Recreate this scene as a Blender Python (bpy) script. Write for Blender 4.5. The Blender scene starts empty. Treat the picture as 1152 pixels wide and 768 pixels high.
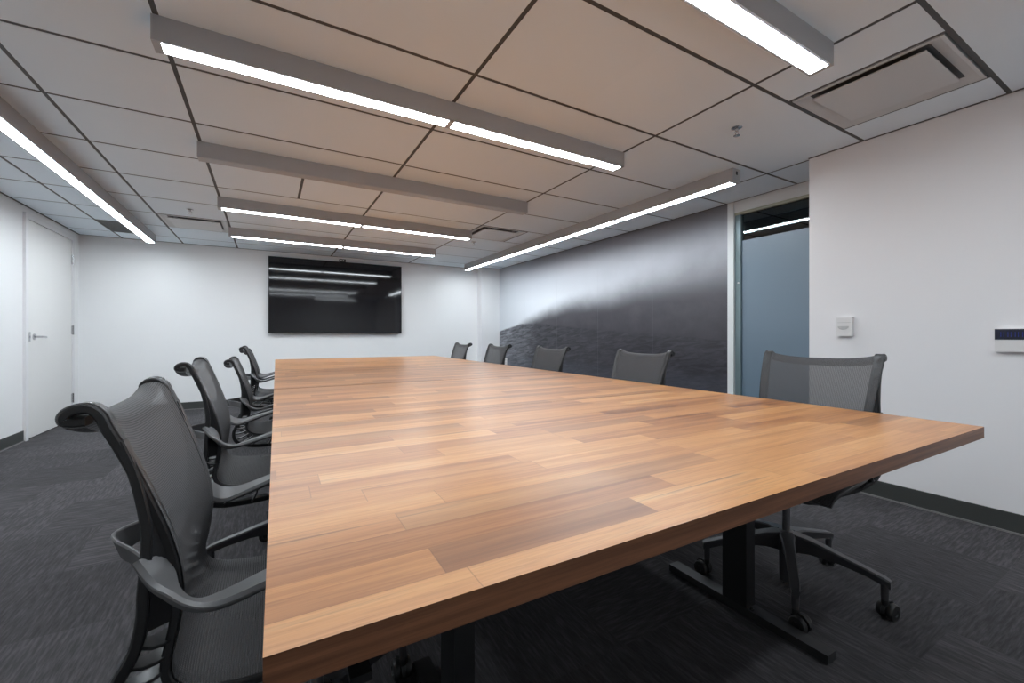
import bpy, bmesh, math, random
from mathutils import Vector, Matrix
random.seed(7)
SC = bpy.context.scene
COL = SC.collection
CAMZ = 1.0
CEIL = 2.2276

# ------------------------------------------------------------------ node helpers
def mat(name, color=(.5,.5,.5), rough=.5, metal=0.0, spec=.5):
    m = bpy.data.materials.new(name); m.use_nodes = True
    b = m.node_tree.nodes['Principled BSDF']
    b.inputs['Base Color'].default_value = (*color, 1)
    b.inputs['Roughness'].default_value = rough
    b.inputs['Metallic'].default_value = metal
    b.inputs['Specular IOR Level'].default_value = spec
    return m
class NT:
    def __init__(s, m):
        s.t = m.node_tree; s.n = s.t.nodes; s.b = s.n['Principled BSDF'] if 'Principled BSDF' in s.n else None
    def new(s, typ, **kw):
        n = s.n.new(typ)
        for k, v in kw.items(): setattr(n, k, v)
        return n
    def link(s, a, b): s.t.links.new(a, b)
    def _set(s, sock, v):
        if hasattr(v, 'is_output'): s.link(v, sock)
        else: sock.default_value = v
    def m(s, op, a, b=0.0, c=None, clamp=False):
        n = s.new('ShaderNodeMath', operation=op); n.use_clamp = clamp
        s._set(n.inputs[0], a); s._set(n.inputs[1], b)
        if c is not None: s._set(n.inputs[2], c)
        return n.outputs[0]
    def comb(s, x, y, z):
        n = s.new('ShaderNodeCombineXYZ')
        for i, v in enumerate((x, y, z)): s._set(n.inputs[i], v)
        return n.outputs[0]
    def sep(s, v):
        n = s.new('ShaderNodeSeparateXYZ'); s.link(v, n.inputs[0]); return n.outputs
    def noise(s, vec, scale=5, detail=4, rough=.5, dist=0.0):
        n = s.new('ShaderNodeTexNoise'); s.link(vec, n.inputs['Vector'])
        n.inputs['Scale'].default_value = scale; n.inputs['Detail'].default_value = detail
        n.inputs['Roughness'].default_value = rough; n.inputs['Distortion'].default_value = dist
        return n.outputs['Fac']
    def white(s, vec):
        n = s.new('ShaderNodeTexWhiteNoise', noise_dimensions='3D'); s.link(vec, n.inputs['Vector']); return n.outputs['Value']
    def ramp(s, fac, stops, interp='LINEAR'):
        n = s.new('ShaderNodeValToRGB'); n.color_ramp.interpolation = interp
        e = n.color_ramp.elements
        while len(e) < len(stops): e.new(.5)
        for i, (p, c) in enumerate(stops):
            e[i].position = p; e[i].color = (*c, 1) if len(c) == 3 else c
        s.link(fac, n.inputs[0]); return n.outputs[0]
    def mix(s, fac, a, b, blend='MIX'):
        n = s.new('ShaderNodeMix', data_type='RGBA', blend_type=blend)
        s._set(n.inputs[0], fac)
        s._set(n.inputs[6], a if hasattr(a, 'is_output') else (*a, 1)); s._set(n.inputs[7], b if hasattr(b, 'is_output') else (*b, 1))
        return n.outputs[2]
    def maprange(s, v, a, b, c=0.0, d=1.0, smooth=False):
        n = s.new('ShaderNodeMapRange'); n.interpolation_type = 'SMOOTHSTEP' if smooth else 'LINEAR'
        s._set(n.inputs[0], v)
        for i, q in enumerate((a, b, c, d)): s._set(n.inputs[i+1], q)
        return n.outputs[0]
    def bump(s, h, strength=.2, dist=.01):
        n = s.new('ShaderNodeBump'); n.inputs['Strength'].default_value = strength; n.inputs['Distance'].default_value = dist
        s.link(h, n.inputs['Height']); s.link(n.outputs[0], s.b.inputs['Normal'])
    def pos(s): return s.new('ShaderNodeNewGeometry').outputs['Position']
    def obj(s): return s.new('ShaderNodeTexCoord').outputs['Object']
    def uv(s): return s.new('ShaderNodeTexCoord').outputs['UV']
    def base(s, c): s.link(c, s.b.inputs['Base Color'])

# ------------------------------------------------------------------ materials
def m_paint(name, col, bump=.06):
    m = mat(name, col, .55, spec=.35); k = NT(m); p = k.pos()
    k.base(k.mix(k.noise(p, 1.3, 2), tuple(c*.975 for c in col), tuple(min(1, c*1.02) for c in col)))
    k.bump(k.noise(p, 260, 3), bump, .002); return m
M = {}
M['wall'] = m_paint('white_wall_paint', (.86, .86, .86))
M['wall_right'] = m_paint('white_wall_paint_smooth', (.88, .86, .865))
M['door'] = m_paint('door_paint', (.80, .79, .775), .02)
M['doorframe'] = m_paint('door_frame_paint', (.80, .795, .80), .02)
M['grid'] = mat('ceiling_grid_grey', (.075, .074, .074), .6)
M['fixture'] = mat('fixture_grey_metal', (.42, .42, .43), .42, .15, .5)
M['fixture_end'] = mat('fixture_end_grey', (.45, .45, .455), .45)
M['base'] = mat('baseboard_vinyl', (.052, .055, .052), .5)
M['basetoe'] = mat('baseboard_toe', (.22, .21, .21), .5)
M['black'] = mat('black_powder_coat', (.012, .012, .013), .42)
M['blackfoot'] = mat('black_metal_foot', (.035, .034, .035), .38, .3)
M['frame'] = mat('chair_frame_black', (.016, .016, .017), .36)
M['arm'] = mat('chair_arm_graphite', (.105, .105, .108), .42)
M['basegrey'] = mat('chair_base_graphite', (.055, .054, .058), .34, .2)
M['chrome'] = mat('brushed_steel', (.55, .55, .56), .25, 1.0)
M['tyre'] = mat('caster_black', (.014, .014, .014), .45)
M['ventwhite'] = mat('vent_enamel', (.60, .60, .60), .4)
M['ventdark'] = mat('vent_throat', (.02, .02, .02), .8)
M['bezel'] = mat('tv_bezel_black', (.008, .008, .008), .3)
M['plastic'] = mat('white_plastic', (.78, .76, .75), .4)
M['plasticw'] = mat('thermostat_grey', (.55, .54, .53), .4)
M['display'] = mat('display_black', (.012, .014, .03), .15)
M['winframe'] = mat('window_frame_white', (.72, .74, .74), .35)
M['wininner'] = mat('window_inner_frame', (.20, .27, .29), .3, .3)
M['winstrip'] = mat('window_top_gasket', (.42, .42, .33), .5)
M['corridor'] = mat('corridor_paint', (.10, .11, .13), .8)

def emis(name, col, st):
    m = bpy.data.materials.new(name); m.use_nodes = True; n = m.node_tree.nodes; n.clear()
    e = n.new('ShaderNodeEmission'); o = n.new('ShaderNodeOutputMaterial')
    e.inputs[0].default_value = (*col, 1); e.inputs[1].default_value = st
    m.node_tree.links.new(e.outputs[0], o.inputs[0]); return m
LIGHT = 44.0
M['lens'] = emis('lit_diffuser', (.90, .985, 1.05), LIGHT)
M['digit'] = emis('blue_digits', (.05, .08, .6), .35)
M['lens_off'] = mat('unlit_diffuser', (.42, .42, .43), .4)

# screen
m = M['screen'] = mat('tv_screen_glass', (.006, .006, .008), .06, 0, .5)
# ceiling tile
m = M['tile'] = mat('ceiling_tile', (.60, .60, .60), .9, spec=.2); k = NT(m); p = k.pos()
sx, sy, sz = k.sep(p)
tid = k.white(k.comb(k.m('FLOOR', k.m('DIVIDE', k.m('ADD', sx, .373), .61)), k.m('FLOOR', k.m('DIVIDE', k.m('SUBTRACT', sy, 1.814), .61)), 3.0))
f = k.m('ADD', k.m('MULTIPLY', tid, .35), k.m('MULTIPLY', k.noise(p, 3.0, 5, .6), .65))
k.base(k.mix(f, (.80, .885, .95), (.85, .92, .975)))
k.bump(k.noise(p, 320, 4, .7), .25, .002)

# carpet
m = M['carpet'] = mat('carpet_tiles', (.05, .05, .05), .95, spec=.1); k = NT(m); p = k.pos()
sx, sy, sz = k.sep(p)
TX, TY = .25, 1.0
row = k.m('FLOOR', k.m('DIVIDE', sy, .5)); 
cx_ = k.m('FLOOR', k.m('DIVIDE', k.m('ADD', sx, k.m('MULTIPLY', row, .25)), .5))
tid = k.white(k.comb(cx_, row, 1.0)); tid2 = k.white(k.comb(cx_, row, 8.0))
# streak direction: along y for most tiles, turned on some
va = k.comb(k.m('MULTIPLY', sx, 110.0), k.m('MULTIPLY', sy, 12.0), k.m('MULTIPLY', tid, 31.0))
vb = k.comb(k.m('MULTIPLY', sx, 12.0), k.m('MULTIPLY', sy, 110.0), k.m('MULTIPLY', tid, 31.0))
na = k.noise(va, 1.0, 3, .6); nb = k.noise(vb, 1.0, 3, .6)
turn = k.m('GREATER_THAN', tid2, .5)
st = k.m('ADD', k.m('MULTIPLY', na, k.m('SUBTRACT', 1.0, turn)), k.m('MULTIPLY', nb, turn))
st = k.maprange(st, .36, .66)
cf = k.m('ADD', k.m('MULTIPLY', st, .5), k.m('ADD', k.m('MULTIPLY', tid, .28), k.m('MULTIPLY', k.noise(p, 5.0, 3), .22)))
c = k.ramp(cf, [(0, (.030, .029, .031)), (.5, (.074, .071, .075)), (1, (.165, .157, .166))])
fine = k.noise(p, 420, 2, .7)
c = k.mix(.35, c, k.mix(fine, (.027, .026, .028), (.11, .105, .11)))
k.base(c); k.bump(k.m('ADD', st, k.m('MULTIPLY', fine, .8)), .5, .006)

# butcher block wood
m = M['wood'] = mat('butcher_block', (.4, .2, .1), .29, spec=.5); k = NT(m)
p = k.obj(); sx, sy, sz = k.sep(p); sy = k.m('ADD', sy, k.sep(k.new('ShaderNodeObjectInfo').outputs['Location'])[1])
PW = .066
yy = k.m('DIVIDE', k.m('ADD', sy, .003), PW); row = k.m('FLOOR', yy)
rr = k.white(k.comb(row, 3.0, 4.0)); rl = k.white(k.comb(row, 2.0, 9.0))
L = k.m('ADD', .30, k.m('MULTIPLY', rl, .45))
xx = k.m('ADD', k.m('DIVIDE', sx, L), k.m('MULTIPLY', rr, 9.0)); colm = k.m('FLOOR', xx)
pid = k.white(k.comb(row, colm, 1.0)); pid2 = k.white(k.comb(row, colm, 5.0))
off = k.m('MULTIPLY', pid, 37.0)
gy = k.m('ADD', sy, sz)
g = k.comb(k.m('ADD', k.m('MULTIPLY', sx, 1.1), off), k.m('MULTIPLY', gy, 17.0), off)
big = k.noise(g, 1.0, 3, .55, .6)
g1 = k.comb(k.m('ADD', k.m('MULTIPLY', sx, 1.8), off), k.m('MULTIPLY', gy, 70.0), k.m('ADD', off, 5.0))
mid = k.noise(g1, 1.0, 3, .6, .3)
g2 = k.comb(k.m('ADD', k.m('MULTIPLY', sx, 14.0), off), k.m('MULTIPLY', gy, 420.0), off)
fine = k.noise(g2, 1.0, 2, .6)
t = k.m('ADD', k.m('MULTIPLY', pid2, .46), k.m('ADD', k.m('MULTIPLY', k.maprange(big, .32, .68), .34), k.m('MULTIPLY', k.maprange(mid, .32, .68), .24)))
c = k.ramp(t, [(.0, (.16, .056, .020)), (.25, (.31, .118, .037)), (.5, (.475, .205, .066)), (.75, (.59, .285, .102)), (1, (.67, .38, .16))])
dark = k.m('MULTIPLY', k.m('GREATER_THAN', pid, .84), .42)
c = k.mix(dark, c, k.mix(k.maprange(big, .3, .7), (.11, .042, .018), (.33, .15, .06)))
streak = k.m('MULTIPLY', k.maprange(mid, .57, .70), k.maprange(big, .46, .60))
c = k.mix(k.m('MULTIPLY', streak, .7), c, (.13, .050, .022))
c = k.mix(k.m('MULTIPLY', k.maprange(fine, .45, .70), .22), c, (.14, .055, .022))
fy = k.m('FRACT', yy); ed = k.m('MINIMUM', fy, k.m('SUBTRACT', 1.0, fy))
fx = k.m('MULTIPLY', k.m('FRACT', xx), L); ex = k.m('MINIMUM', fx, k.m('SUBTRACT', L, fx))
joint = k.m('MAXIMUM', k.m('LESS_THAN', ed, .008), k.m('LESS_THAN', ex, .0008))
c = k.mix(k.m('MULTIPLY', joint, .35), c, (.10, .04, .018))
k.base(c); k.bump(fine, .03, .001)

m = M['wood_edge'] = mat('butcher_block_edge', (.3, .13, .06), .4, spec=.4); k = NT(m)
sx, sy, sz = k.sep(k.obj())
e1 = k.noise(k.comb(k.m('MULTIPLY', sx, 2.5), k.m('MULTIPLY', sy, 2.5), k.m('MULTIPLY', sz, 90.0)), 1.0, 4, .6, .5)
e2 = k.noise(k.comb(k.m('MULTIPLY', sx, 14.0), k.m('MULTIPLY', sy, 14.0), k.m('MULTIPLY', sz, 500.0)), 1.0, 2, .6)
c = k.mix(k.maprange(e1, .3, .7), (.115, .044, .021), (.26, .112, .054))  # long edge grain, darker than the top: front-edge shade put into the colour
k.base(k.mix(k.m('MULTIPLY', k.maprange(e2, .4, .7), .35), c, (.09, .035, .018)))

# chair suspension mesh fabric (see-through weave)
m = M['mesh'] = mat('suspension_fabric', (.12, .118, .122), .6, spec=.3); k = NT(m)
u, v, _ = k.sep(k.uv())
wv = k.m('MULTIPLY', k.m('SINE', k.m('MULTIPLY', v, 2*math.pi/.0040)), k.m('SINE', k.m('MULTIPLY', u, 2*math.pi/.0052)))
w1 = k.m('ADD', k.m('MULTIPLY', k.m('SINE', k.m('MULTIPLY', v, 2*math.pi/.0040)), .5), .5)
wf = k.m('ADD', k.m('MULTIPLY', wv, .3), k.m('MULTIPLY', w1, .7))
k.base(k.mix(wf, (.042, .041, .043), (.110, .107, .110)))
k.bump(wf, .35, .001)
tr = k.new('ShaderNodeBsdfTransparent'); mx = k.new('ShaderNodeMixShader')
out = [n for n in k.n if n.type == 'OUTPUT_MATERIAL'][0]
al = k.maprange(wf, 0.0, .8, .24, .06)
k.link(al, mx.inputs[0]); k.link(k.b.outputs[0], mx.inputs[1]); k.link(tr.outputs[0], mx.inputs[2]); k.link(mx.outputs[0], out.inputs[0])

# printed landscape mural (misty hillside)
m = M['mural'] = mat('printed_mural', (.1, .1, .1), .38, spec=.4); k = NT(m); p = k.pos()
_, my, mz = k.sep(p)
n1 = k.noise(k.comb(0.0, my, mz), 1.6, 5, .55); n2 = k.noise(k.comb(0.0, k.m('MULTIPLY', my, .8), mz), 5.0, 6, .6)
# a: how far from the mural's far end (0) to its near end (1)
a = k.maprange(my, 6.93, 2.41)
ridge = k.m('ADD', .90, k.ramp(a, [(0, (.10,)*3), (.12, (.20,)*3), (.2, (.33,)*3), (.33, (.47,)*3), (.47, (.58,)*3), (.65, (.61,)*3), (.75, (.70,)*3), (1, (.78,)*3)]))
sky = k.ramp(k.maprange(mz, 1.0, CEIL), [(0, (.80, .83, .87)), (.45, (.80, .83, .87)), (.70, (.64, .66, .71)), (.86, (.42, .43, .47)), (1, (.26, .265, .29))])
sky = k.mix(k.maprange(a, .25, .0, 0.0, .8), sky, (.62, .65, .69))
sky = k.mix(k.m('MULTIPLY', k.maprange(a, .35, 1.3), k.maprange(n1, .25, .75, .55, 1.0)), sky, (.17, .168, .19))
mlift = k.maprange(k.m('ADD', mz, k.m('MULTIPLY', k.m('SUBTRACT', n1, .5), .3)), .75, 1.75)
mtn = k.mix(mlift, k.mix(n2, (.022, .020, .026), (.060, .056, .066)), k.mix(n2, (.065, .062, .072), (.145, .138, .155)))
blur = k.m('ADD', .10, k.m('MULTIPLY', a, .34))
dz = k.m('ADD', k.m('SUBTRACT', ridge, mz), k.m('MULTIPLY', k.m('SUBTRACT', n2, .5), .10))
fm = k.maprange(k.m('DIVIDE', dz, blur), -.55, .75, 0.0, 1.0, True)
c = k.mix(fm, sky, mtn)
hill = k.m('ADD', .55, k.ramp(a, [(0, (.52,)*3), (.08, (.58,)*3), (.175, (.64,)*3), (.3, (.63,)*3), (.52, (.55,)*3), (1, (.40,)*3)]))
ws = k.noise(k.comb(0.0, k.m('MULTIPLY', my, 1.5), k.m('ADD', k.m('MULTIPLY', mz, 9.0), k.m('MULTIPLY', my, 1.2))), 3.0, 6, .7, .7)
farlight = k.maprange(a, .0, .3, 1.0, 0.0)
gc = k.mix(k.maprange(ws, .42, .70), (.020, .019, .024), (.095, .093, .110))
gc = k.mix(k.m('MULTIPLY', farlight, k.maprange(ws, .36, .66, .10, .95)), gc, (.36, .37, .41))
gc = k.mix(k.m('MULTIPLY', k.maprange(mz, .66, .50), .55), gc, k.mix(ws, (.035, .04, .055), (.14, .16, .20)))
hm = k.maprange(k.m('ADD', k.m('SUBTRACT', hill, mz), k.m('MULTIPLY', k.m('SUBTRACT', n2, .5), .03)), -.012, .012)
hm = k.m('MULTIPLY', hm, k.maprange(a, .6, .30, .5, 1.0))
c = k.mix(hm, c, gc)
pf = k.m('FRACT', k.m('DIVIDE', k.m('SUBTRACT', my, 2.41), .904))
seam = k.m('LESS_THAN', pf, .004)
c = k.mix(k.m('MULTIPLY', seam, .25), c, (.35, .36, .39))
k.base(c)

# clear glass / frosted film
m = M['glass'] = bpy.data.materials.new('clear_glass'); m.use_nodes = True; n = m.node_tree.nodes; n.clear()
g_ = n.new('ShaderNodeBsdfGlossy'); g_.inputs['Roughness'].default_value = .02
t_ = n.new('ShaderNodeBsdfTransparent'); t_.inputs[0].default_value = (.62, .70, .72, 1)
fr = n.new('ShaderNodeFresnel'); fr.inputs[0].default_value = 1.7
mx = n.new('ShaderNodeMixShader'); o = n.new('ShaderNodeOutputMaterial')
lk = m.node_tree.links.new
lk(fr.outputs[0], mx.inputs[0]); lk(t_.outputs[0], mx.inputs[1]); lk(g_.outputs[0], mx.inputs[2]); lk(mx.outputs[0], o.inputs[0])
m = M['frost'] = mat('frosted_film', (.13, .19, .25), .40, spec=1.0)

# ------------------------------------------------------------------ mesh helpers
def add_box(bm, x0, x1, y0, y1, z0, z1, mi=0):
    v = [bm.verts.new((x, y, z)) for x in (x0, x1) for y in (y0, y1) for z in (z0, z1)]
    for q in ((0,1,3,2), (4,6,7,5), (0,4,5,1), (2,3,7,6), (0,2,6,4), (1,5,7,3)):
        f = bm.faces.new([v[i] for i in q]); f.material_index = mi
    return v
def bevel(bm, w, seg=2, angle=.5):
    bmesh.ops.bevel(bm, geom=[e for e in bm.edges if len(e.link_faces) == 2 and e.calc_face_angle(0) > angle], offset=w, segments=seg, profile=.6, affect='EDGES', clamp_overlap=True)
def obj(name, bm, mats, parent=None, smooth=True, ang=35, loc=(0,0,0), rot=None):
    bmesh.ops.recalc_face_normals(bm, faces=bm.faces[:])
    me = bpy.data.meshes.new(name); bm.to_mesh(me); bm.free()
    for q in (mats if isinstance(mats, (list, tuple)) else [mats]): me.materials.append(q)
    if smooth:
        me.shade_smooth(); me.set_sharp_from_angle(angle=math.radians(ang))
    o = bpy.data.objects.new(name, me); COL.objects.link(o)
    o.location = loc
    if rot: o.rotation_euler = rot
    if parent: o.parent = parent
    return o
def box(name, dims, m, parent=None, bv=0.0, seg=2):
    bm = bmesh.new(); add_box(bm, *dims)
    if bv: bevel(bm, bv, seg)
    return obj(name, bm, m, parent, smooth=bv > 0)
def tag(o, label, cat, group=None):
    o['label'] = label; o['category'] = cat
    if group: o['group'] = group
    return o
def thing(name, label, cat, loc=(0,0,0), rz=0, group=None):
    o = bpy.data.objects.new(name, None); COL.objects.link(o); o.empty_display_size = .1
    o.location = loc; o.rotation_euler = (0, 0, rz); return tag(o, label, cat, group)
def struct(o, label=None):
    o['kind'] = 'structure'
    if label: o['label'] = label
    return o
def lathe(bm, prof, cx=0, cy=0, n=24, axis='Z', mi=0):
    rings = []
    for r, h in prof:
        ring = []
        for i in range(n):
            a = 2*math.pi*i/n
            q = (r*math.cos(a), r*math.sin(a), h)
            if axis == 'X': q = (q[2], q[0], q[1])
            if axis == 'Y': q = (q[0], q[2], q[1])
            ring.append(bm.verts.new((cx+q[0], cy+q[1], q[2])))
        rings.append(ring)
    for a, b in zip(rings, rings[1:]):
        for i in range(n):
            f = bm.faces.new((a[i], a[(i+1) % n], b[(i+1) % n], b[i])); f.material_index = mi
    for r in (rings[0], rings[-1]):
        f = bm.faces.new(r); f.material_index = mi
    return [v for r in rings for v in r]
def catmull(pts, n):
    pts = [Vector(p) if not isinstance(p, Vector) else p for p in pts]
    out = []
    P = [pts[0]*2-pts[1]] + pts + [pts[-1]*2-pts[-2]]
    for i in range(1, len(P)-2):
        for j in range(n):
            t = j/n; a, b, c, d = P[i-1], P[i], P[i+1], P[i+2]
            out.append(.5*((2*b)+(c-a)*t+(2*a-5*b+4*c-d)*t*t+(3*b-a-3*c+d)*t**3))
    out.append(pts[-1]); return out
def sweep(bm, pts, wvec, tvec, chamf=.35, mi=0):
    """Rounded-rectangle bar along pts; wvec/tvec give half-width and half-thickness vectors per point."""
    rings = []
    k = 1-chamf
    for p, w, t in zip(pts, wvec, tvec):
        lw, lt = w.length, t.length; cmin = chamf*min(lw, lt)
        kw, kt = 1-cmin/max(lw, 1e-6), 1-cmin/max(lt, 1e-6)
        ring = [bm.verts.new(p + w*a + t*b) for a, b in ((1, kt), (kw, 1), (-kw, 1), (-1, kt), (-1, -kt), (-kw, -1), (kw, -1), (1, -kt))]
        rings.append(ring)
    for a, b in zip(rings, rings[1:]):
        for i in range(8):
            f = bm.faces.new((a[i], a[(i+1) % 8], b[(i+1) % 8], b[i])); f.material_index = mi
    bm.faces.new(rings[0]).material_index = mi; bm.faces.new(rings[-1]).material_index = mi
def tangents(pts):
    return [(pts[min(i+1, len(pts)-1)]-pts[max(i-1, 0)]).normalized() for i in range(len(pts))]
def bar(bm, a, b, w, h, up=Vector((0,0,1)), w2=None, h2=None):
    a, b = Vector(a), Vector(b); t = (b-a).normalized(); s = t.cross(up).normalized(); u = s.cross(t)
    w2 = w2 or w; h2 = h2 or h
    sweep(bm, [a, b], [s*w/2, s*w2/2], [u*h/2, u*h2/2])

# ------------------------------------------------------------------ room shell
XL, XR, XM, YB, YP, YF = -2.0, 3.265, 3.735, 7.10, 6.93, -1.3
T = .12
struct(box('floor', (XL-T, 6.2, YF-T, YB+T, -.1, 0), M['carpet']), 'charcoal patterned carpet tile floor')
struct(box('wall_left', (XL-T, XL, YF-T, YB+T, 0, CEIL+.1), M['wall']), 'white left wall with the door')
struct(box('wall_far', (XL, XM+T, YB, YB+T, 0, CEIL+.1), M['wall']), 'white far wall behind the television')
struct(box('wall_near', (XL, XR, YF-T, YF, 0, CEIL+.1), M['wall']))
struct(box('wall_pillar', (3.36, XM, YP, YB, 0, CEIL+.05), M['wall']), 'white pillar in the far corner')
# right wall: its end stands forward of the glazed recess
struct(box('wall_right', (XR, XR+.16, YF-T, 1.515, 0, CEIL+.1), M['wall_right'], bv=.003), 'white right wall with the thermostat')
struct(box('wall_mural_backing', (XM, XM+T, 2.41, YB+T, 0, CEIL+.1), M['wall']))
mur = box('wall_mural', (XM-.004, XM-.0005, 2.412, YP, .0, CEIL), M['mural'])
struct(mur, 'misty dark hillside photo mural covering the right wall')
# corridor beyond the glazing
struct(box('wall_corridor_back', (6.0, 6.1, -1.0, 5.0, 0, CEIL+.1), M['corridor']))
struct(box('wall_corridor_end', (XM+T, 6.1, 4.4, 4.5, 0, CEIL+.1), M['corridor']))
struct(box('wall_corridor_start', (XM+T, 6.1, -1.0, -.9, 0, CEIL+.1), M['corridor']))

# ceiling: tile field and grid
bm = bmesh.new()
x_lines = [-2.203+0, -1.593, -.983, -.373, .847, 2.067, 3.287, 4.507, 6.2]
ys = [1.814+.61*i for i in range(-9, 10)]
G = .010
def tile(x0, x1, y0, y1):
    x0, x1 = max(x0, XL), x1
    y0, y1 = max(y0, YF), min(y1, YB)
    if x1-x0 < .03 or y1-y0 < .03: return
    add_box(bm, x0+G, x1-G, y0+G, y1-G, CEIL, CEIL+.012)
holes = [(2.067, .594), (2.067, 4.254), (-.983, 5.474), (-1.593, 6.084)]
for j in range(len(ys)-1):
    for i in range(len(x_lines)-1):
        x0, x1, y0, y1 = x_lines[i], x_lines[i+1], ys[j], ys[j+1]
        def at(hx, hy): return abs(x0-hx) < .01 and abs(y0-hy) < .01
        if at(2.067, .594):
            tile(x0, 2.376, y0, y1); tile(2.972, x1, y0, y1)
        elif at(2.067, 4.254):
            tile(2.677, x1, y0, y1)
        elif at(-.983, 5.474): pass
        elif at(-1.593, 6.084): tile(-1.288, x1, y0, y1)
        elif at(-.373, 3.644):
            tile(x0, .237, y0, y1); tile(.237, x1, y0, y1)
        elif at(2.067, 2.424) or at(2.067, 3.034):
            tile(x0, x1, y0, y1)
        else: tile(x0, x1, y0, y1)
bevel(bm, .003, 1)
struct(obj('ceiling', bm, M['tile'], smooth=False), 'grey acoustic tile ceiling')
bm = bmesh.new()
add_box(bm, XL-T, 6.2, YF-T, YB+T, CEIL+.016, CEIL+.1)
gz = (CEIL+.0015, CEIL+.020)
HW = .0125
for x in x_lines[1:-1]:
    add_box(bm, x-HW, x+HW, YF, YB, *gz)
for y in ys:
    if YF < y < YB: add_box(bm, XL, 6.1, y-HW, y+HW, CEIL+.0013, CEIL+.0195)
for x in (2.374, 2.974): add_box(bm, x-.009, x+.009, .594, 1.204, CEIL+.001, CEIL+.019)
add_box(bm, 2.677-.01, 2.677+.01, 4.254, 4.864, CEIL+.001, CEIL+.019)
add_box(bm, .237-.01, .237+.01, 3.644, 4.254, CEIL+.001, CEIL+.019)
# wall angle
add_box(bm, XL, XL+.02, YF, YB, CEIL-.001, CEIL+.018); add_box(bm, XL, XM, YB-.02, YB, CEIL-.0012, CEIL+.018)
add_box(bm, XR-.018, XR, YF, 1.515, CEIL-.001, CEIL+.018); add_box(bm, XM-.022, XM-.004, 1.515, YP, CEIL-.001, CEIL+.018)
add_box(bm, 3.34, XM, YP-.02, YP, CEIL-.0012, CEIL+.018)
struct(obj('trim_1', bm, M['grid'], smooth=False), 'dark grey ceiling grid bars')

# baseboards
def baseb(name, d, toe):
    bm = bmesh.new(); add_box(bm, *d); add_box(bm, *toe, mi=1)
    struct(obj(name, bm, [M['base'], M['basetoe']], smooth=False))
BH = .102
baseb('baseboard_right', (XR-.009, XR, YF, 1.512, .008, BH), (XR-.016, XR, YF, 1.512, 0, .009))
baseb('baseboard_far', (XL, 3.36, YB-.009, YB, .008, BH), (XL, 3.36, YB-.016, YB, 0, .009))
bm = bmesh.new(); add_box(bm, XL, XL+.009, YF, 5.742, .008, BH); add_box(bm, XL, XL+.009, 6.93, YB-.016, .008, BH)
add_box(bm, XL, XL+.016, YF, 5.742, 0, .009, 1)
struct(obj('baseboard_left', bm, [M['base'], M['basetoe']], smooth=False))
baseb('baseboard_pillar', (3.36, XM, YP-.009, YP, .008, BH), (3.36, XM, YP-.016, YP, 0, .009))
baseb('baseboard_mural', (XM-.013, XM-.004, 2.412, YP, .008, BH), (XM-.02, XM-.004, 2.412, YP, 0, .009))

# glazed recess on the right
bm = bmesh.new()
WX = XM
add_box(bm, WX-.02, WX+.06, 2.352, 2.412, 0, CEIL)                 # white post beside the mural
add_box(bm, WX-.012, WX+.05, .6, 2.352, 2.125, CEIL)               # header
bevel(bm, .003, 1)
win = struct(obj('window_1', bm, M['winframe']), 'tall glazed panel with frosted film in white frame')
bm = bmesh.new()
add_box(bm, WX+.005, WX+.055, 2.300, 2.352, 0, 2.115)
add_box(bm, WX+.005, WX+.055, .6, 2.352, 0, .05)
bevel(bm, .002, 1); obj('inner_frame', bm, M['wininner'], win)
box('gasket', (WX-.004, WX+.05, .6, 2.352, 2.103, 2.125), M['winstrip'], win)
box('glass_pane', (WX+.025, WX+.033, .6, 2.302, .05, 2.105), M['glass'], win)
box('frosted_film', (WX+.0225, WX+.0245, .6, 2.299, .05, 1.865), M['frost'], win)
bm = bmesh.new(); lathe(bm, [(.006, 0), (.006, -.012), (.003, -.014)], 0, 0, 10, 'X'); obj('screw_cap', bm, M['plastic'], win, loc=(WX+.005, 2.318, 1.48))
wr = struct(box('wall_recess_side', (XR+.16, XM+T, .4, .6, 0, CEIL+.1), M['corridor']))

# door on the left wall
dl, dr, dt = 5.80, 6.845, 2.11
bm = bmesh.new()
add_box(bm, XL, XL+.022, dl-.055, dl, 0, dt+.055); add_box(bm, XL, XL+.022, dr, dr+.055, 0, dt+.055)
add_box(bm, XL, XL+.022, dl, dr, dt, dt+.055); bevel(bm, .003, 1)
df = struct(obj('door_1', bm, M['doorframe']), 'white door in the left wall')
bm = bmesh.new(); add_box(bm, XL+.001, XL+.014, dl+.004, dr-.004, .012, dt-.004); bevel(bm, .002, 1)
leaf = obj('door_leaf', bm, M['door'], df)
box('reveal_gap', (XL+.0004, XL+.002, dl, dr, .0, dt), M['ventdark'], df)  # dark sheet standing in for the shade in the gap round the leaf
bm = bmesh.new()
hy, hz = 5.925, .985
lathe(bm, [(.030, .0), (.030, .008), (.022, .012), (.011, .016), (.010, .055)], hy, 0, 20, 'X')
for v in bm.verts: v.co = Vector((v.co.x-hy, v.co.y+hy, v.co.z))
pts = catmull([(.050, hy, 0), (.053, hy+.03, 0), (.052, hy+.08, -.002), (.048, hy+.125, -.004)], 4)
sweep(bm, pts, [Vector((0,0,.010))]*len(pts), [Vector((.006,0,0))]*len(pts), .6)
obj('door_handle', bm, M['chrome'], df, loc=(XL+.014, 0, hz))
bm = bmesh.new(); add_box(bm, 0, .012, 5.80, 5.83, -.045, .045); bevel(bm, .003, 1); obj('strike_plate', bm, M['chrome'], df, loc=(XL+.013, 0, hz))
for z in (1.88, 1.06, .27):
    bm = bmesh.new(); lathe(bm, [(.009, -.055), (.009, .055)], 0, 0, 12); add_box(bm, -.012, .0, -.018, .018, -.05, .05)
    obj('hinge', bm, M['chrome'], df, loc=(XL+.026, dr, z))

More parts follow.
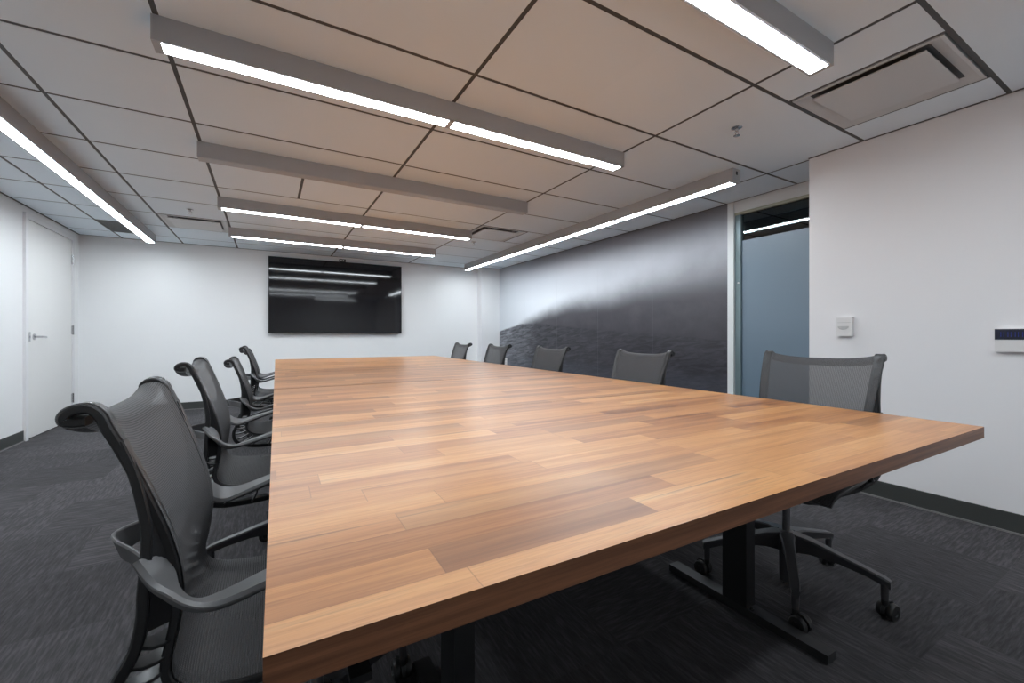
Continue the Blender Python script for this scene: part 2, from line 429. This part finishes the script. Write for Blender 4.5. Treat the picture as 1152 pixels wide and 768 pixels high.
# ------------------------------------------------------------------ linear ceiling lights
FH = .098
def light_run(name, label, horizontal, fixed, a0, a1, n, lit=True, group='linear ceiling lights'):
    """A run of n sections; fixed = centre of the short side, a0..a1 its ends along the run."""
    o = thing(name, label, 'ceiling light', ((a0+a1)/2, fixed, CEIL-FH) if horizontal else (fixed, (a0+a1)/2, CEIL-FH), 0 if horizontal else math.pi/2, group)
    half = (a1-a0)/2; w = .0455
    bm = bmesh.new()
    add_box(bm, -half+.003, half-.003, -w, -w+.007, 0, FH); add_box(bm, -half+.003, half-.003, w-.007, w, 0, FH)
    add_box(bm, -half+.003, half-.003, -w+.007, w-.007, .012, FH)
    for q in (-1, 1): add_box(bm, -half+.0035, half-.0035, *sorted((q*(w-.0116), q*(w-.0068))), .0, .0118)
    obj('housing', bm, M['fixture'], o, smooth=False)
    sec = 2*half/n
    for i in range(n):
        x0, x1 = -half+i*sec, -half+(i+1)*sec
        x0 += .027 if i == 0 else .0155; x1 -= .0155 if i < n-1 else .020
        bm = bmesh.new(); add_box(bm, x0, x1, -w+.0120, w-.0120, -.0014, .011); bevel(bm, .001, 1)
        obj('diffuser', bm, M['lens'] if lit else M['lens_off'], o)
    for i in range(1, n):
        bm = bmesh.new(); add_box(bm, -half+i*sec-.0152, -half+i*sec+.0152, -w+.0071, w-.0071, -.0017, .0118)
        obj('joint_cover', bm, M['fixture_end'], o, smooth=False)
    for s in (-1, 1):
        bm = bmesh.new()
        add_box(bm, s*half-.003, s*half+.003, -w-.0006, w+.0006, -.0008, FH-.0005)
        xi = .0265 if s < 0 else .0195
        add_box(bm, *sorted((s*(half-xi), s*(half-.002))), -w+.0072, w-.0072, -.0017, .0118); bevel(bm, .0012, 1)
        e = obj('end_cap', bm, M['fixture_end'], o)
        bm = bmesh.new(); add_box(bm, s*(half+.003), s*(half+.006), -.008, .008, FH-.045, FH-.02); bevel(bm, .001, 1)
        obj('clip', bm, M['black'], e)
    return o
xa, xb = -.385, 2.068
light_run('linear_light', 'lit crosswise ceiling light nearest the viewer, beside the large white air vent', True, .905, xa, xb-.02, 2)
light_run('linear_light', 'lit two-section crosswise ceiling light over the near part of the table', True, 2.128, xa, xb, 2)
light_run('linear_light', 'unlit grey crosswise ceiling light, the only dark one', True, 3.345, xa, xb, 2, lit=False)
light_run('linear_light', 'lit crosswise ceiling light between the dark fixture and the last one before the television', True, 4.572, xa, xb, 2)
light_run('linear_light', 'lit crosswise ceiling light closest to the television wall', True, 5.802, xa, xb, 2)
light_run('linear_light', 'long lit ceiling light running lengthwise along the door side of the room', False, -1.238, 1.87, 6.68, 4)
light_run('linear_light', 'long lit ceiling light running lengthwise along the dark mural', False, 2.994, 1.875, 6.76, 4)

light_run('linear_light', 'added ceiling light section, unseen behind the viewer, brightening the right wall', True, -.318, 1.24, 2.455, 1)  # unseen section added behind the camera to brighten the right wall

# ------------------------------------------------------------------ air vents, sprinklers
def vent(name, label, x0, x1, y0, y1, px0, px1, py0, py1, drop):
    o = thing(name, label, 'air vent', ((x0+x1)/2, (y0+y1)/2, CEIL), 0, 'ceiling air vents')
    cx, cy = (x0+x1)/2, (y0+y1)/2
    def R(m_, z): return [(x0-cx+m_, y0-cy+m_, z), (x1-cx-m_, y0-cy+m_, z), (x1-cx-m_, y1-cy-m_, z), (x0-cx+m_, y1-cy-m_, z)]
    bm = bmesh.new()
    rings = [[bm.verts.new(p) for p in R(*q)] for q in ((0, .014), (0, -.003), (.012, -.004), (.016, -.001), (.05, .014), (.10, .027), (.145, .033), (.165, .05))]
    for a, b in zip(rings, rings[1:]):
        for i in range(4): bm.faces.new((a[i], a[(i+1) % 4], b[(i+1) % 4], b[i]))
    obj('vent_pan', bm, M['ventwhite'], o, ang=50)
    bm = bmesh.new(); add_box(bm, x0-cx+.02, x1-cx-.02, y0-cy+.02, y1-cy-.02, .046, .054); obj('throat', bm, M['ventdark'], o, smooth=False)
    bm = bmesh.new(); add_box(bm, px0-cx, px1-cx, py0-cy, py1-cy, -drop, -drop+.006); bevel(bm, .002, 2)
    pl = obj('face_plate', bm, M['ventwhite'], o)
    for sx in (-1, 1):
        for sy in (-1, 1):
            bm = bmesh.new()
            qx, qy = (px0+px1)/2-cx+sx*(px1-px0)*.36, (py0+py1)/2-cy+sy*(py1-py0)*.44
            add_box(bm, qx-.014, qx+.014, qy-.006, qy+.006, -drop+.006, .046)
            obj('bracket', bm, M['fixture'], o, smooth=False)
vent('air_vent', 'large white plaque air vent in the ceiling above the right wall', 2.387, 2.963, .612, 1.188, 2.44, 2.865, .68, 1.115, .012)
vent('air_vent', 'white plaque air vent in the ceiling beside the long mural-side light', 2.082, 2.664, 4.270, 4.850, 2.15, 2.60, 4.34, 4.78, .012)
vent('air_vent', 'white plaque air vent in the ceiling near the door, beside the long lengthwise light', -.968, -.388, 5.490, 6.068, -.90, -.455, 5.56, 6.0, .012)
# return grille
o = thing('return_grille', 'dark grey return air grille in the ceiling near the door', 'air vent', (-1.4405, 6.389, CEIL+.002))
box('frame', (-.145, .1425, -.293, .293, .0, .012), M['grid'], o)
bm = bmesh.new()
for i in range(24): add_box(bm, -.135, .1325, -.28+i*.0235, -.28+i*.0235+.010, -.0015, .004)
obj('louvres', bm, mat('grille_grey', (.16, .16, .16), .5), o, smooth=False)
def sprinkler(x, y, label):
    o = thing('sprinkler_head', label, 'sprinkler', (x, y, CEIL), 0, 'ceiling sprinkler heads')
    bm = bmesh.new(); lathe(bm, [(.030, .0), (.030, -.003), (.022, -.007), (.011, -.009)], n=24); obj('escutcheon', bm, M['chrome'], o)
    bm = bmesh.new(); lathe(bm, [(.009, -.006), (.009, -.022), (.006, -.026)], n=14)
    for s in (-1, 1):
        pts = catmull([(s*.008, 0, -.018), (s*.015, 0, -.028), (s*.012, 0, -.040), (0, 0, -.047)], 3)
        sweep(bm, pts, [Vector((0,.003,0))]*len(pts), [Vector((.002,0,.001))]*len(pts))
    obj('frame_arms', bm, M['chrome'], o)
    bm = bmesh.new(); lathe(bm, [(.006, -.044), (.018, -.047), (.018, -.0485), (.004, -.050)], n=16); obj('deflector', bm, M['chrome'], o)
sprinkler(2.40, 1.50, 'small metal sprinkler head on the ceiling tile beside the large white vent')
sprinkler(2.344, 5.07, 'small metal sprinkler head near the mural-side vent, far end of the ceiling')
sprinkler(-.66, 5.14, 'small metal sprinkler head on the ceiling near the door-side vent')

# ------------------------------------------------------------------ television and its camera
tv = thing('flat_screen_tv', 'large wall-mounted flat television, dark screen reflecting the ceiling lights', 'television', (.965, YB-.001, 1.03))
TW, TH = 1.925, 1.112
bm = bmesh.new(); add_box(bm, -TW/2, TW/2, -.075, -.045, 0, TH); bevel(bm, .004, 2); obj('bezel', bm, M['bezel'], tv)
bm = bmesh.new(); add_box(bm, -TW/2+.010, TW/2-.010, -.0762, -.0740, .016, TH-.010); obj('screen', bm, M['screen'], tv, smooth=False)
bm = bmesh.new(); add_box(bm, -TW/2+.18, TW/2-.18, -.045, -.03, .1, TH-.1); bevel(bm, .006, 2); obj('back_cover', bm, M['bezel'], tv)
bm = bmesh.new(); add_box(bm, -.35, .35, -.03, .0, .3, .8); obj('wall_bracket', bm, M['black'], tv, smooth=False)
cm = thing('conference_camera', 'small black camera perched on top of the television', 'camera', (1.005, YB-.06, 1.03+TH))
bm = bmesh.new(); add_box(bm, -.045, .045, -.025, .025, .0, .042); bevel(bm, .006, 2); obj('camera_body', bm, M['black'], cm)
bm = bmesh.new()
for x in (-.02, .012):
    add_box(bm, x-.010, x+.010, -.028, -.0245, .012, .03)
bevel(bm, .002, 1); obj('lens', bm, M['plastic'], cm)

# ------------------------------------------------------------------ wall devices
th = thing('thermostat', 'small white thermostat on the right wall above the nearest right-hand chair', 'thermostat', (XR, 1.298, 1.055))
bm = bmesh.new(); add_box(bm, -.028, 0, -.043, .043, -.06, .06); bevel(bm, .004, 3); obj('case', bm, M['plastic'], th)
bm = bmesh.new(); add_box(bm, -.0292, -.0275, -.036, .036, .026, .0285); obj('vent_slot', bm, M['plasticw'], th, smooth=False)
bm = bmesh.new(); lathe(bm, [(.030, .0), (.030, .003), (.026, .005)], 0, 0, 28, 'X')
for v in bm.verts: v.co = Vector((-v.co.x, v.co.y, v.co.z*.6))
bmesh.ops.bisect_plane(bm, geom=bm.verts[:]+bm.edges[:]+bm.faces[:], plane_co=(0,0,.004), plane_no=(0,0,1), clear_outer=True)
obj('dial', bm, M['plasticw'], th, loc=(-.028, .004, 0))
cp = thing('wall_control_panel', 'white wall control box with dark display strip at the right edge', 'control panel', (XR, .56, .974))
bm = bmesh.new(); add_box(bm, -.03, 0, -.09, .082, -.058, .058); bevel(bm, .003, 2); obj('case', bm, M['plastic'], cp)
bm = bmesh.new(); add_box(bm, -.0315, -.029, -.0895, .0815, .004, .0575); bevel(bm, .001, 1); ds = obj('display', bm, M['display'], cp)
bm = bmesh.new()
for i in range(5):
    y = .060-i*.024
    for (dy, z0, z1) in ((0, .018, .029), (0, .031, .042), (-.010, .018, .029), (-.010, .031, .042)):
        add_box(bm, -.0322, -.0316, y+dy-.001, y+dy+.001, z0, z1)
obj('digits', bm, M['digit'], ds, smooth=False)
ou = thing('wall_outlet', 'small white outlet plate low on the mural behind the table', 'outlet', (XM-.004, 6.68, .53))
bm = bmesh.new(); add_box(bm, -.008, 0, -.04, .04, -.06, .06); bevel(bm, .003, 2); obj('plate', bm, M['plastic'], ou)
bm = bmesh.new()
for z in (-.026, .026): add_box(bm, -.0095, -.007, -.016, .016, z-.016, z+.016)
bevel(bm, .003, 1); obj('socket', bm, M['plasticw'], ou)

# ------------------------------------------------------------------ tables
TX0, TX1, TOPZ, TT = -.004, 1.900, .72, .034
def make_table(y0, y1, label):
    t = thing('conference_table', label, 'table', ((TX0+TX1)/2+.0146*((y0+y1)/2-.42), (y0+y1)/2, 0), -.0146, 'butcher-block tables pushed together')
    hx, hy = (TX1-TX0)/2, (y1-y0)/2
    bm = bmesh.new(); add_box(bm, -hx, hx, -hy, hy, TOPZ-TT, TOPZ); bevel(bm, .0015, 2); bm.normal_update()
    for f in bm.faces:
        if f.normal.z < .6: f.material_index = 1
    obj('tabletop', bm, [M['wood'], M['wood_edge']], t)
    for s in (-1, 1):
        xx = s*.552 - (.010 if s < 0 else .012)
        bm = bmesh.new(); add_box(bm, xx-.025, xx+.025, -.046, .046, .028, TOPZ-TT-.03); bevel(bm, .004, 2)
        lg = obj('leg', bm, M['black'], t)
        bm = bmesh.new(); add_box(bm, xx-.0255, xx+.0255, -.30, .29, .004, .030); bevel(bm, .008, 2)
        obj('foot', bm, M['blackfoot'], lg)
        bm = bmesh.new(); lathe(bm, [(.007, 0), (.007, .004), (.004, .0055)], n=12); bmesh.ops.translate(bm, verts=bm.verts, vec=(xx-.014*s, -.060, .030)); obj('bolt', bm, M['chrome'], lg)
        bm = bmesh.new(); add_box(bm, xx-.03, xx+.03, -.40, .40, TOPZ-TT-.03, TOPZ-TT); bevel(bm, .003, 1); obj('bracket', bm, M['black'], lg)
    bm = bmesh.new(); add_box(bm, -.53, .53, -.02, .02, TOPZ-TT-.06, TOPZ-TT-.03); bevel(bm, .003, 1); obj('crossbar', bm, M['black'], t)
    return t
ty = [.412, 1.462, 2.508, 3.560, 4.612, 5.60]
gap = [0, .0006, .003, .0012, .0012, 0]
tl = ['butcher-block conference table at the near end, its front edge facing the viewer',
      'second butcher-block conference table from the near end of the long row',
      'middle butcher-block conference table of the row of five',
      'fourth butcher-block conference table from the near end, next to the last',
      'farthest butcher-block conference table, the one closest to the television']
for i in range(5): make_table(ty[i]+gap[i], ty[i+1]-gap[i+1], tl[i])

# ------------------------------------------------------------------ chairs
PROF = [(.190, .398), (.172, .425), (.135, .437), (.06, .439), (-.05, .436), (-.15, .437), (-.218, .445), (-.254, .463), (-.263, .490),
        (-.257, .525), (-.250, .57), (-.249, .62), (-.262, .69), (-.288, .77), (-.312, .835), (-.326, .868), (-.334, .888), (-.347, .902), (-.363, .905),
        (-.379, .899), (-.387, .888), (-.385, .876), (-.373, .870), (-.356, .870)]
HWID = [.204, .211, .216, .219, .219, .218, .215, .212, .209, .207, .205, .206, .211, .217, .222, .225] + [.224]*8
N_ROLL = 14
def make_chair(label):
    c = thing('mesh_chair', label, 'chair')
    up = []                                                     # parts that slide with the gas lift
    fine = catmull([Vector((x, w, z)) for (x, z), w in zip(PROF, HWID)], 4)
    # --- sling
    NT_ = 25
    bm = bmesh.new(); uvl = bm.loops.layers.uv.new('UVMap'); grid = []; arc = [0]
    for i in range(1, len(fine)): arc.append(arc[-1]+math.hypot(fine[i].x-fine[i-1].x, fine[i].z-fine[i-1].z))
    tg = tangents([Vector((p.x, 0, p.z)) for p in fine])
    for i, p in enumerate(fine):
        s = i/4
        top = max(0, min(1, (s-10)/4.0)); top = top*top*(3-2*top)
        seat = max(0, 1-abs(s-4)/3.5)
        nrm = Vector((-tg[i].z, 0, tg[i].x))                     # points to the sitter's side... used for dishing
        row = []
        for j in range(NT_):
            t = -1+2*j/(NT_-1)
            q = (1-t*t)
            sag = .027*top*(1-abs(t)**3.2)
            dish = .010*q*(1-top)*max(0, min(1, (s-6)/3)) + .012*q*seat
            row.append(bm.verts.new((p.x-nrm.x*0-dish*(1 if s > 6 else 0)*1.0, t*p.y, p.z-sag-(.012*q*seat))))
        grid.append(row)
    for i in range(len(grid)-1):
        for j in range(NT_-1):
            f = bm.faces.new((grid[i][j], grid[i][j+1], grid[i+1][j+1], grid[i+1][j]))
            for lp, (a, b) in zip(f.loops, ((i, j), (i, j+1), (i+1, j+1), (i+1, j))):
                lp[uvl].uv = ((-1+2*b/(NT_-1))*.22, arc[a])
    sl = obj('suspension_seat', bm, M['mesh'], c, ang=180)
    up.append(sl)
    # --- side spines (upper rail, lower rail, solid web, ribs)
    BACK = [(-.322, .845), (-.307, .80), (-.297, .755), (-.291, .71), (-.291, .665), (-.294, .62), (-.295, .58), (-.304, .535), (-.326, .490), (-.337, .445), (-.318, .396), (-.250, .362), (-.145, .344), (-.02, .342)]
    BY = [.214, .213, .213, .213, .214, .215, .216, .216, .214, .208, .197, .168, .122, .070]
    for s in (-1, 1):
        bm = bmesh.new()
        A = []; Aw = []; At = []
        for i, p in enumerate(fine):
            n = Vector((-tg[i].z, 0, tg[i].x)); 
            # offset to the underside/back of the fabric
            off = Vector((tg[i].z, 0, -tg[i].x))
            if i/4 >= 6: off = off
            th_ = .0065
            A.append(Vector((p.x, s*(p.y-.012), p.z)) + n*.0085)
            Aw.append(Vector((0, .0165, 0))); At.append(n*th_)
        sweep(bm, A, Aw, At)
        B = catmull([Vector((x, s*y, z)) for (x, z), y in zip(BACK, BY)], 4)
        tB = tangents(B)
        Bw = []; Bt = []
        for i, (p, t) in enumerate(zip(B, tB)):
            nn = t.cross(Vector((0, 1, 0))).normalized(); f_ = i/(len(B)-1)
            Bw.append(Vector((0, .013+.006*f_, 0))); Bt.append(nn*(.006+.004*f_))
        sweep(bm, B, Bw, Bt)
        # nearest rail-A point for rungs
        def closeA(q):
            return min(A[24:60], key=lambda a: (a-q).length)
        # solid web down to the arm root
        k0 = [i for i, p in enumerate(B) if p.z >= .552]
        prev = None
        for i in k0:
            b = B[i]; a = min(A, key=lambda a: abs(a.z-b.z) + (10 if a.x > -.2 else 0) + (10 if a.z > .86 else 0))
            cur = [bm.verts.new((b.x, b.y-.0125, b.z)), bm.verts.new((a.x, a.y-.0125, b.z)), bm.verts.new((a.x, a.y+.0125, b.z)), bm.verts.new((b.x, b.y+.0125, b.z))]
            if prev:
                for q in range(4): bm.faces.new((prev[q], prev[(q+1) % 4], cur[(q+1) % 4], cur[q]))
            else: bm.faces.new(cur)
            prev = cur
        bm.faces.new(prev)
        sp = obj('side_spine', bm, M['frame'], c); up.append(sp)
        # rungs of the spine
        Aidx = [36.5, 34, 31.5, 29, 26.8, 24.5, 22, 19.2]; Bidx = [27.5, 30, 32.7, 35.5, 38.3, 41, 44, 47.5]
        bm = bmesh.new()
        for ia, ib in zip(Aidx, Bidx):
            a = A[int(ia)].lerp(A[min(int(ia)+1, len(A)-1)], ia % 1); b = B[int(ib)].lerp(B[min(int(ib)+1, len(B)-1)], ib % 1)
            m_ = a.lerp(b, .5); d = (b-a).normalized()
            wv = Vector((0, 1, 0)); wv = (wv-d*wv.dot(d)).normalized(); tv_ = d.cross(wv).normalized()
            bow = tv_*.006
            pts = [a, a.lerp(b, .33)+bow, a.lerp(b, .67)+bow, b]
            sweep(bm, pts, [wv*.015]*4, [tv_*.0028]*4)
        obj('ribs', bm, M['rib'], sp)
        # --- arm ribbon
        bm = bmesh.new()
        AP = [(-.290, .216, .668), (-.278, .226, .648), (-.260, .240, .618), (-.234, .252, .598), (-.195, .259, .597), (-.13, .263, .615), (-.06, .265, .634), (.005, .263, .648), (.055, .260, .654), (.088, .256, .653)]
        AW = [(-.018, .004, .012), (-.018, .010, .018), (-.012, .018, .022), (-.006, .023, .013), (-.002, .026, .004), (0, .026, .001), (0, .025, 0), (0, .024, 0), (0, .021, 0), (0, .012, 0)]
        pts = catmull([Vector((x, s*y, z)) for x, y, z in AP], 5); ww = catmull([Vector((x, s*y, z)) for x, y, z in AW], 5)
        tp = tangents(pts); W = []; Th = []
        for i, (p, t, w) in enumerate(zip(pts, tp, ww)):
            L_ = w.length; w = (w-t*w.dot(t)).normalized()*L_; n = t.cross(w).normalized()
            W.append(w); Th.append(n*.0068)
        sweep(bm, pts, W, Th, .8)
        up.append(obj('armrest', bm, M['arm'], c))
    # --- brace bowed behind the back
    bm = bmesh.new()
    pts = catmull([Vector(p) for p in ((-.285, -.21, .622), (-.300, -.15, .618), (-.330, -.085, .616), (-.362, -.035, .616), (-.372, 0, .616), (-.362, .035, .616), (-.330, .085, .616), (-.300, .15, .618), (-.285, .21, .622))], 3)
    tp = tangents(pts); W = []; Th = []
    for i, t in enumerate(tp):
        f_ = 1-abs(2*i/(len(tp)-1)-1); W.append(Vector((-.008*f_, 0, .012+.009*f_))); Th.append(t.cross(Vector((0, 0, 1))).normalized()*.004)
    sweep(bm, pts, W, Th, .7)
    up.append(obj('back_brace', bm, M['arm'], c))
    # --- under-seat casting, front bar
    bm = bmesh.new()
    lathe(bm, [(.026, .300), (.040, .312), (.048, .330), (.050, .352), (.040, .362)], n=24)
    for s in (-1, 1):
        pts = catmull([Vector(p) for p in ((-.05, s*.082, .340), (-.01, s*.05, .341), (.03, s*.052, .346), (.09, s*.12, .365), (.15, s*.165, .398), (.168, s*.182, .412))], 3)
        tp = tangents(pts)
        sweep(bm, pts, [t.cross(Vector((0, 0, 1))).normalized()*.018 for t in tp], [t.cross(Vector((0, 0, 1))).cross(t).normalized()*.010 for t in tp])
    add_box(bm, -.05, .05, -.065, .065, .328, .352)
    pts = [Vector((.168, -.185+.037*i, .412)) for i in range(11)]
    sweep(bm, pts, [Vector((.008, 0, 0))]*11, [Vector((0, 0, .008))]*11, .8)
    up.append(obj('seat_support', bm, M['black'], c))
    bm = bmesh.new()
    bar(bm, (.01, -.05, .342), (.02, -.15, .345), .012, .010); add_box(bm, .0, .04, -.20, -.145, .337, .353); bevel(bm, .004, 1)
    up.append(obj('height_lever', bm, M['black'], c))
    # --- column and base
    bm = bmesh.new(); lathe(bm, [(.0135, .15), (.0135, .31)], n=20); gc_ = obj('gas_column', bm, M['chromedark'], c); gc_['lift'] = 1
    bm = bmesh.new()
    lathe(bm, [(.020, .012), (.024, .016), (.025, .13), (.030, .135)], n=24)
    lathe(bm, [(.036, .150), (.040, .165), (.036, .200), (.027, .214), (.020, .216)], n=24)
    obj('base_hub', bm, M['basegrey'], c)
    for kk in range(5):
        a = math.radians(36+72*kk); u = Vector((math.cos(a), math.sin(a), 0)); sd = Vector((-u.y, u.x, 0))
        bm = bmesh.new()
        R = [.026, .08, .165, .25, .300, .316]; ztop = [.214, .206, .184, .162, .148, .140]; zb = [.140, .148, .146, .132, .118, .112]
        wt = [.030, .022, .018, .016, .0155, .012]; wb = [.022, .012, .0085, .0085, .010, .009]
        rings = []
        for r, z1, z0, w1, w0 in zip(R, ztop, zb, wt, wb):
            p = u*r
            rings.append([bm.verts.new(p+sd*q*w+Vector((0, 0, z))) for q, w, z in ((1, w1*.8, z1), (1, w1, z1-.006), (1, w0, z0), (-1, w0, z0), (-1, w1, z1-.006), (-1, w1*.8, z1))])
        for p, q in zip(rings, rings[1:]):
            for i in range(6): bm.faces.new((p[i], p[(i+1) % 6], q[(i+1) % 6], q[i]))
        bm.faces.new(rings[0]); bm.faces.new(rings[-1])
        e = u*.300
        vs = lathe(bm, [(.011, .068), (.012, .085), (.0125, .125)], n=14); bmesh.ops.translate(bm, verts=vs, vec=e)
        lg = obj('leg', bm, M['basegrey'], c)
        # caster: two wheels and a hood
        bm = bmesh.new(); ca = math.copysign(math.pi/2, math.sin(a)) if abs(math.cos(a)) > .7 and math.cos(a) > 0 else a + random.uniform(.6, 2.4)
        f_ = Vector((math.cos(ca), math.sin(ca), 0)); g_ = Vector((-f_.y, f_.x, 0)); ctr = e + f_*.018
        for s in (-1, 1):
            prof = [(.010, s*.005), (.026, s*.006), (.0285, s*.010), (.0285, s*.020), (.025, s*.025), (.012, s*.026), (.010, s*.0235)]
            vs = lathe(bm, prof, n=24, axis='Y')
            for v in vs: v.co = ctr + f_*v.co.x + g_*v.co.y + Vector((0, 0, v.co.z+.0285))
        hp = [ctr + f_*(.031*math.cos(q))+Vector((0, 0, .0285+.031*math.sin(q))) for q in [math.radians(w) for w in range(10, 191, 15)]]
        sweep(bm, hp, [g_*.006]*len(hp), [(p-ctr-Vector((0, 0, .0285))).normalized()*.003 for p in hp])
        vs = lathe(bm, [(.010, .050), (.011, .058), (.011, .072)], n=12); bmesh.ops.translate(bm, verts=vs, vec=e)
        obj('caster', bm, M['tyre'], lg)
    for q in up: q['slides'] = 1
    return c
M['rib'] = mat('chair_rib_black', (.022, .022, .024), .33)
M['chromedark'] = mat('gas_column_steel', (.22, .22, .23), .3, .8)
G_L, G_R = 'mesh chairs along the door side of the table', 'mesh chairs along the mural side of the table'
first = make_chair('x')
def dup(root):
    r = root.copy(); COL.objects.link(r)
    for ch in list(root.children):
        q = ch.copy(); COL.objects.link(q); q.parent = r
        for g in list(ch.children):
            h = g.copy(); COL.objects.link(h); h.parent = q
    return r
R_ = math.radians
spots = [
 (.095, 1.04, 0, .039, 0, 'dark grey mesh chair nearest the viewer, large in front of the door side', G_L),
 (.10, 2.10, 0, .001, 0, 'dark mesh chair on the door side, second from the near end', G_L),
 (.125, 3.28, 0, .031, -.050, 'dark mesh chair on the door side, third from the near end, its back set lower', G_L),
 (.14, 4.62, 0, .026, -.005, 'dark mesh chair on the door side, standing out under the left end of the television', G_L),
 (.155, 5.36, 0, .017, -.050, 'dark mesh chair mostly hidden behind the fourth one on the door side', G_L),
 (1.812, .925, 186, 0, .02, 'dark mesh chair below the thermostat, its five-legged base in view', G_R),
 (1.812, 2.00, 180, 0, 0, 'dark mesh chair in front of the mural, next to the glazed panel', G_R),
 (1.829, 3.07, 180, 0, 0, 'dark mesh chair in front of the dark middle of the mural', G_R),
 (1.85, 4.10, 180, 0, 0, 'dark mesh chair in front of the pillar and the far edge of the mural', G_R),
 (1.859, 5.12, 180, 0, 0, 'dark mesh chair at the far right end of the table against the white far wall', G_R)]
chairs = [first] + [dup(first) for _ in spots[1:]]
for c, (x, y, rz, dx, dz, lab, grp) in zip(chairs, spots):
    c.location = (x, y, 0); c.rotation_euler = (0, 0, R_(rz)); c['label'] = lab; c['group'] = grp
    turn = -10 if rz == 186 else 0          # the five-legged base swivels apart from the seat
    for q in c.children:
        if 'slides' in q: q.location = (dx, 0, dz)
        else:
            q.rotation_euler.z = R_(turn)
            if 'lift' in q: q.location.z = dz

# ------------------------------------------------------------------ camera, world, colour
w = bpy.data.worlds.new('World'); SC.world = w; w.use_nodes = True
w.node_tree.nodes['Background'].inputs[0].default_value = (.5, .55, .6, 1); w.node_tree.nodes['Background'].inputs[1].default_value = .02
cd = bpy.data.cameras.new('camera'); co = bpy.data.objects.new('camera', cd); COL.objects.link(co)
cd.sensor_width = 36; cd.lens = 475.5/1152*36; cd.clip_start = .02
cd.shift_y = -(384-377)/1152 * 1.0
co.location = (0, 0, CAMZ); co.rotation_euler = (math.pi/2, 0, -.5235)
SC.camera = co
SC.view_settings.view_transform = 'Standard'; SC.view_settings.look = 'None'; SC.view_settings.gamma = 1; SC.view_settings.use_curve_mapping = False
SC.view_settings.exposure = 0.0
SC.cycles.max_bounces = 10; SC.cycles.diffuse_bounces = 6; SC.cycles.transparent_max_bounces = 16
SC.cycles.use_denoising = True
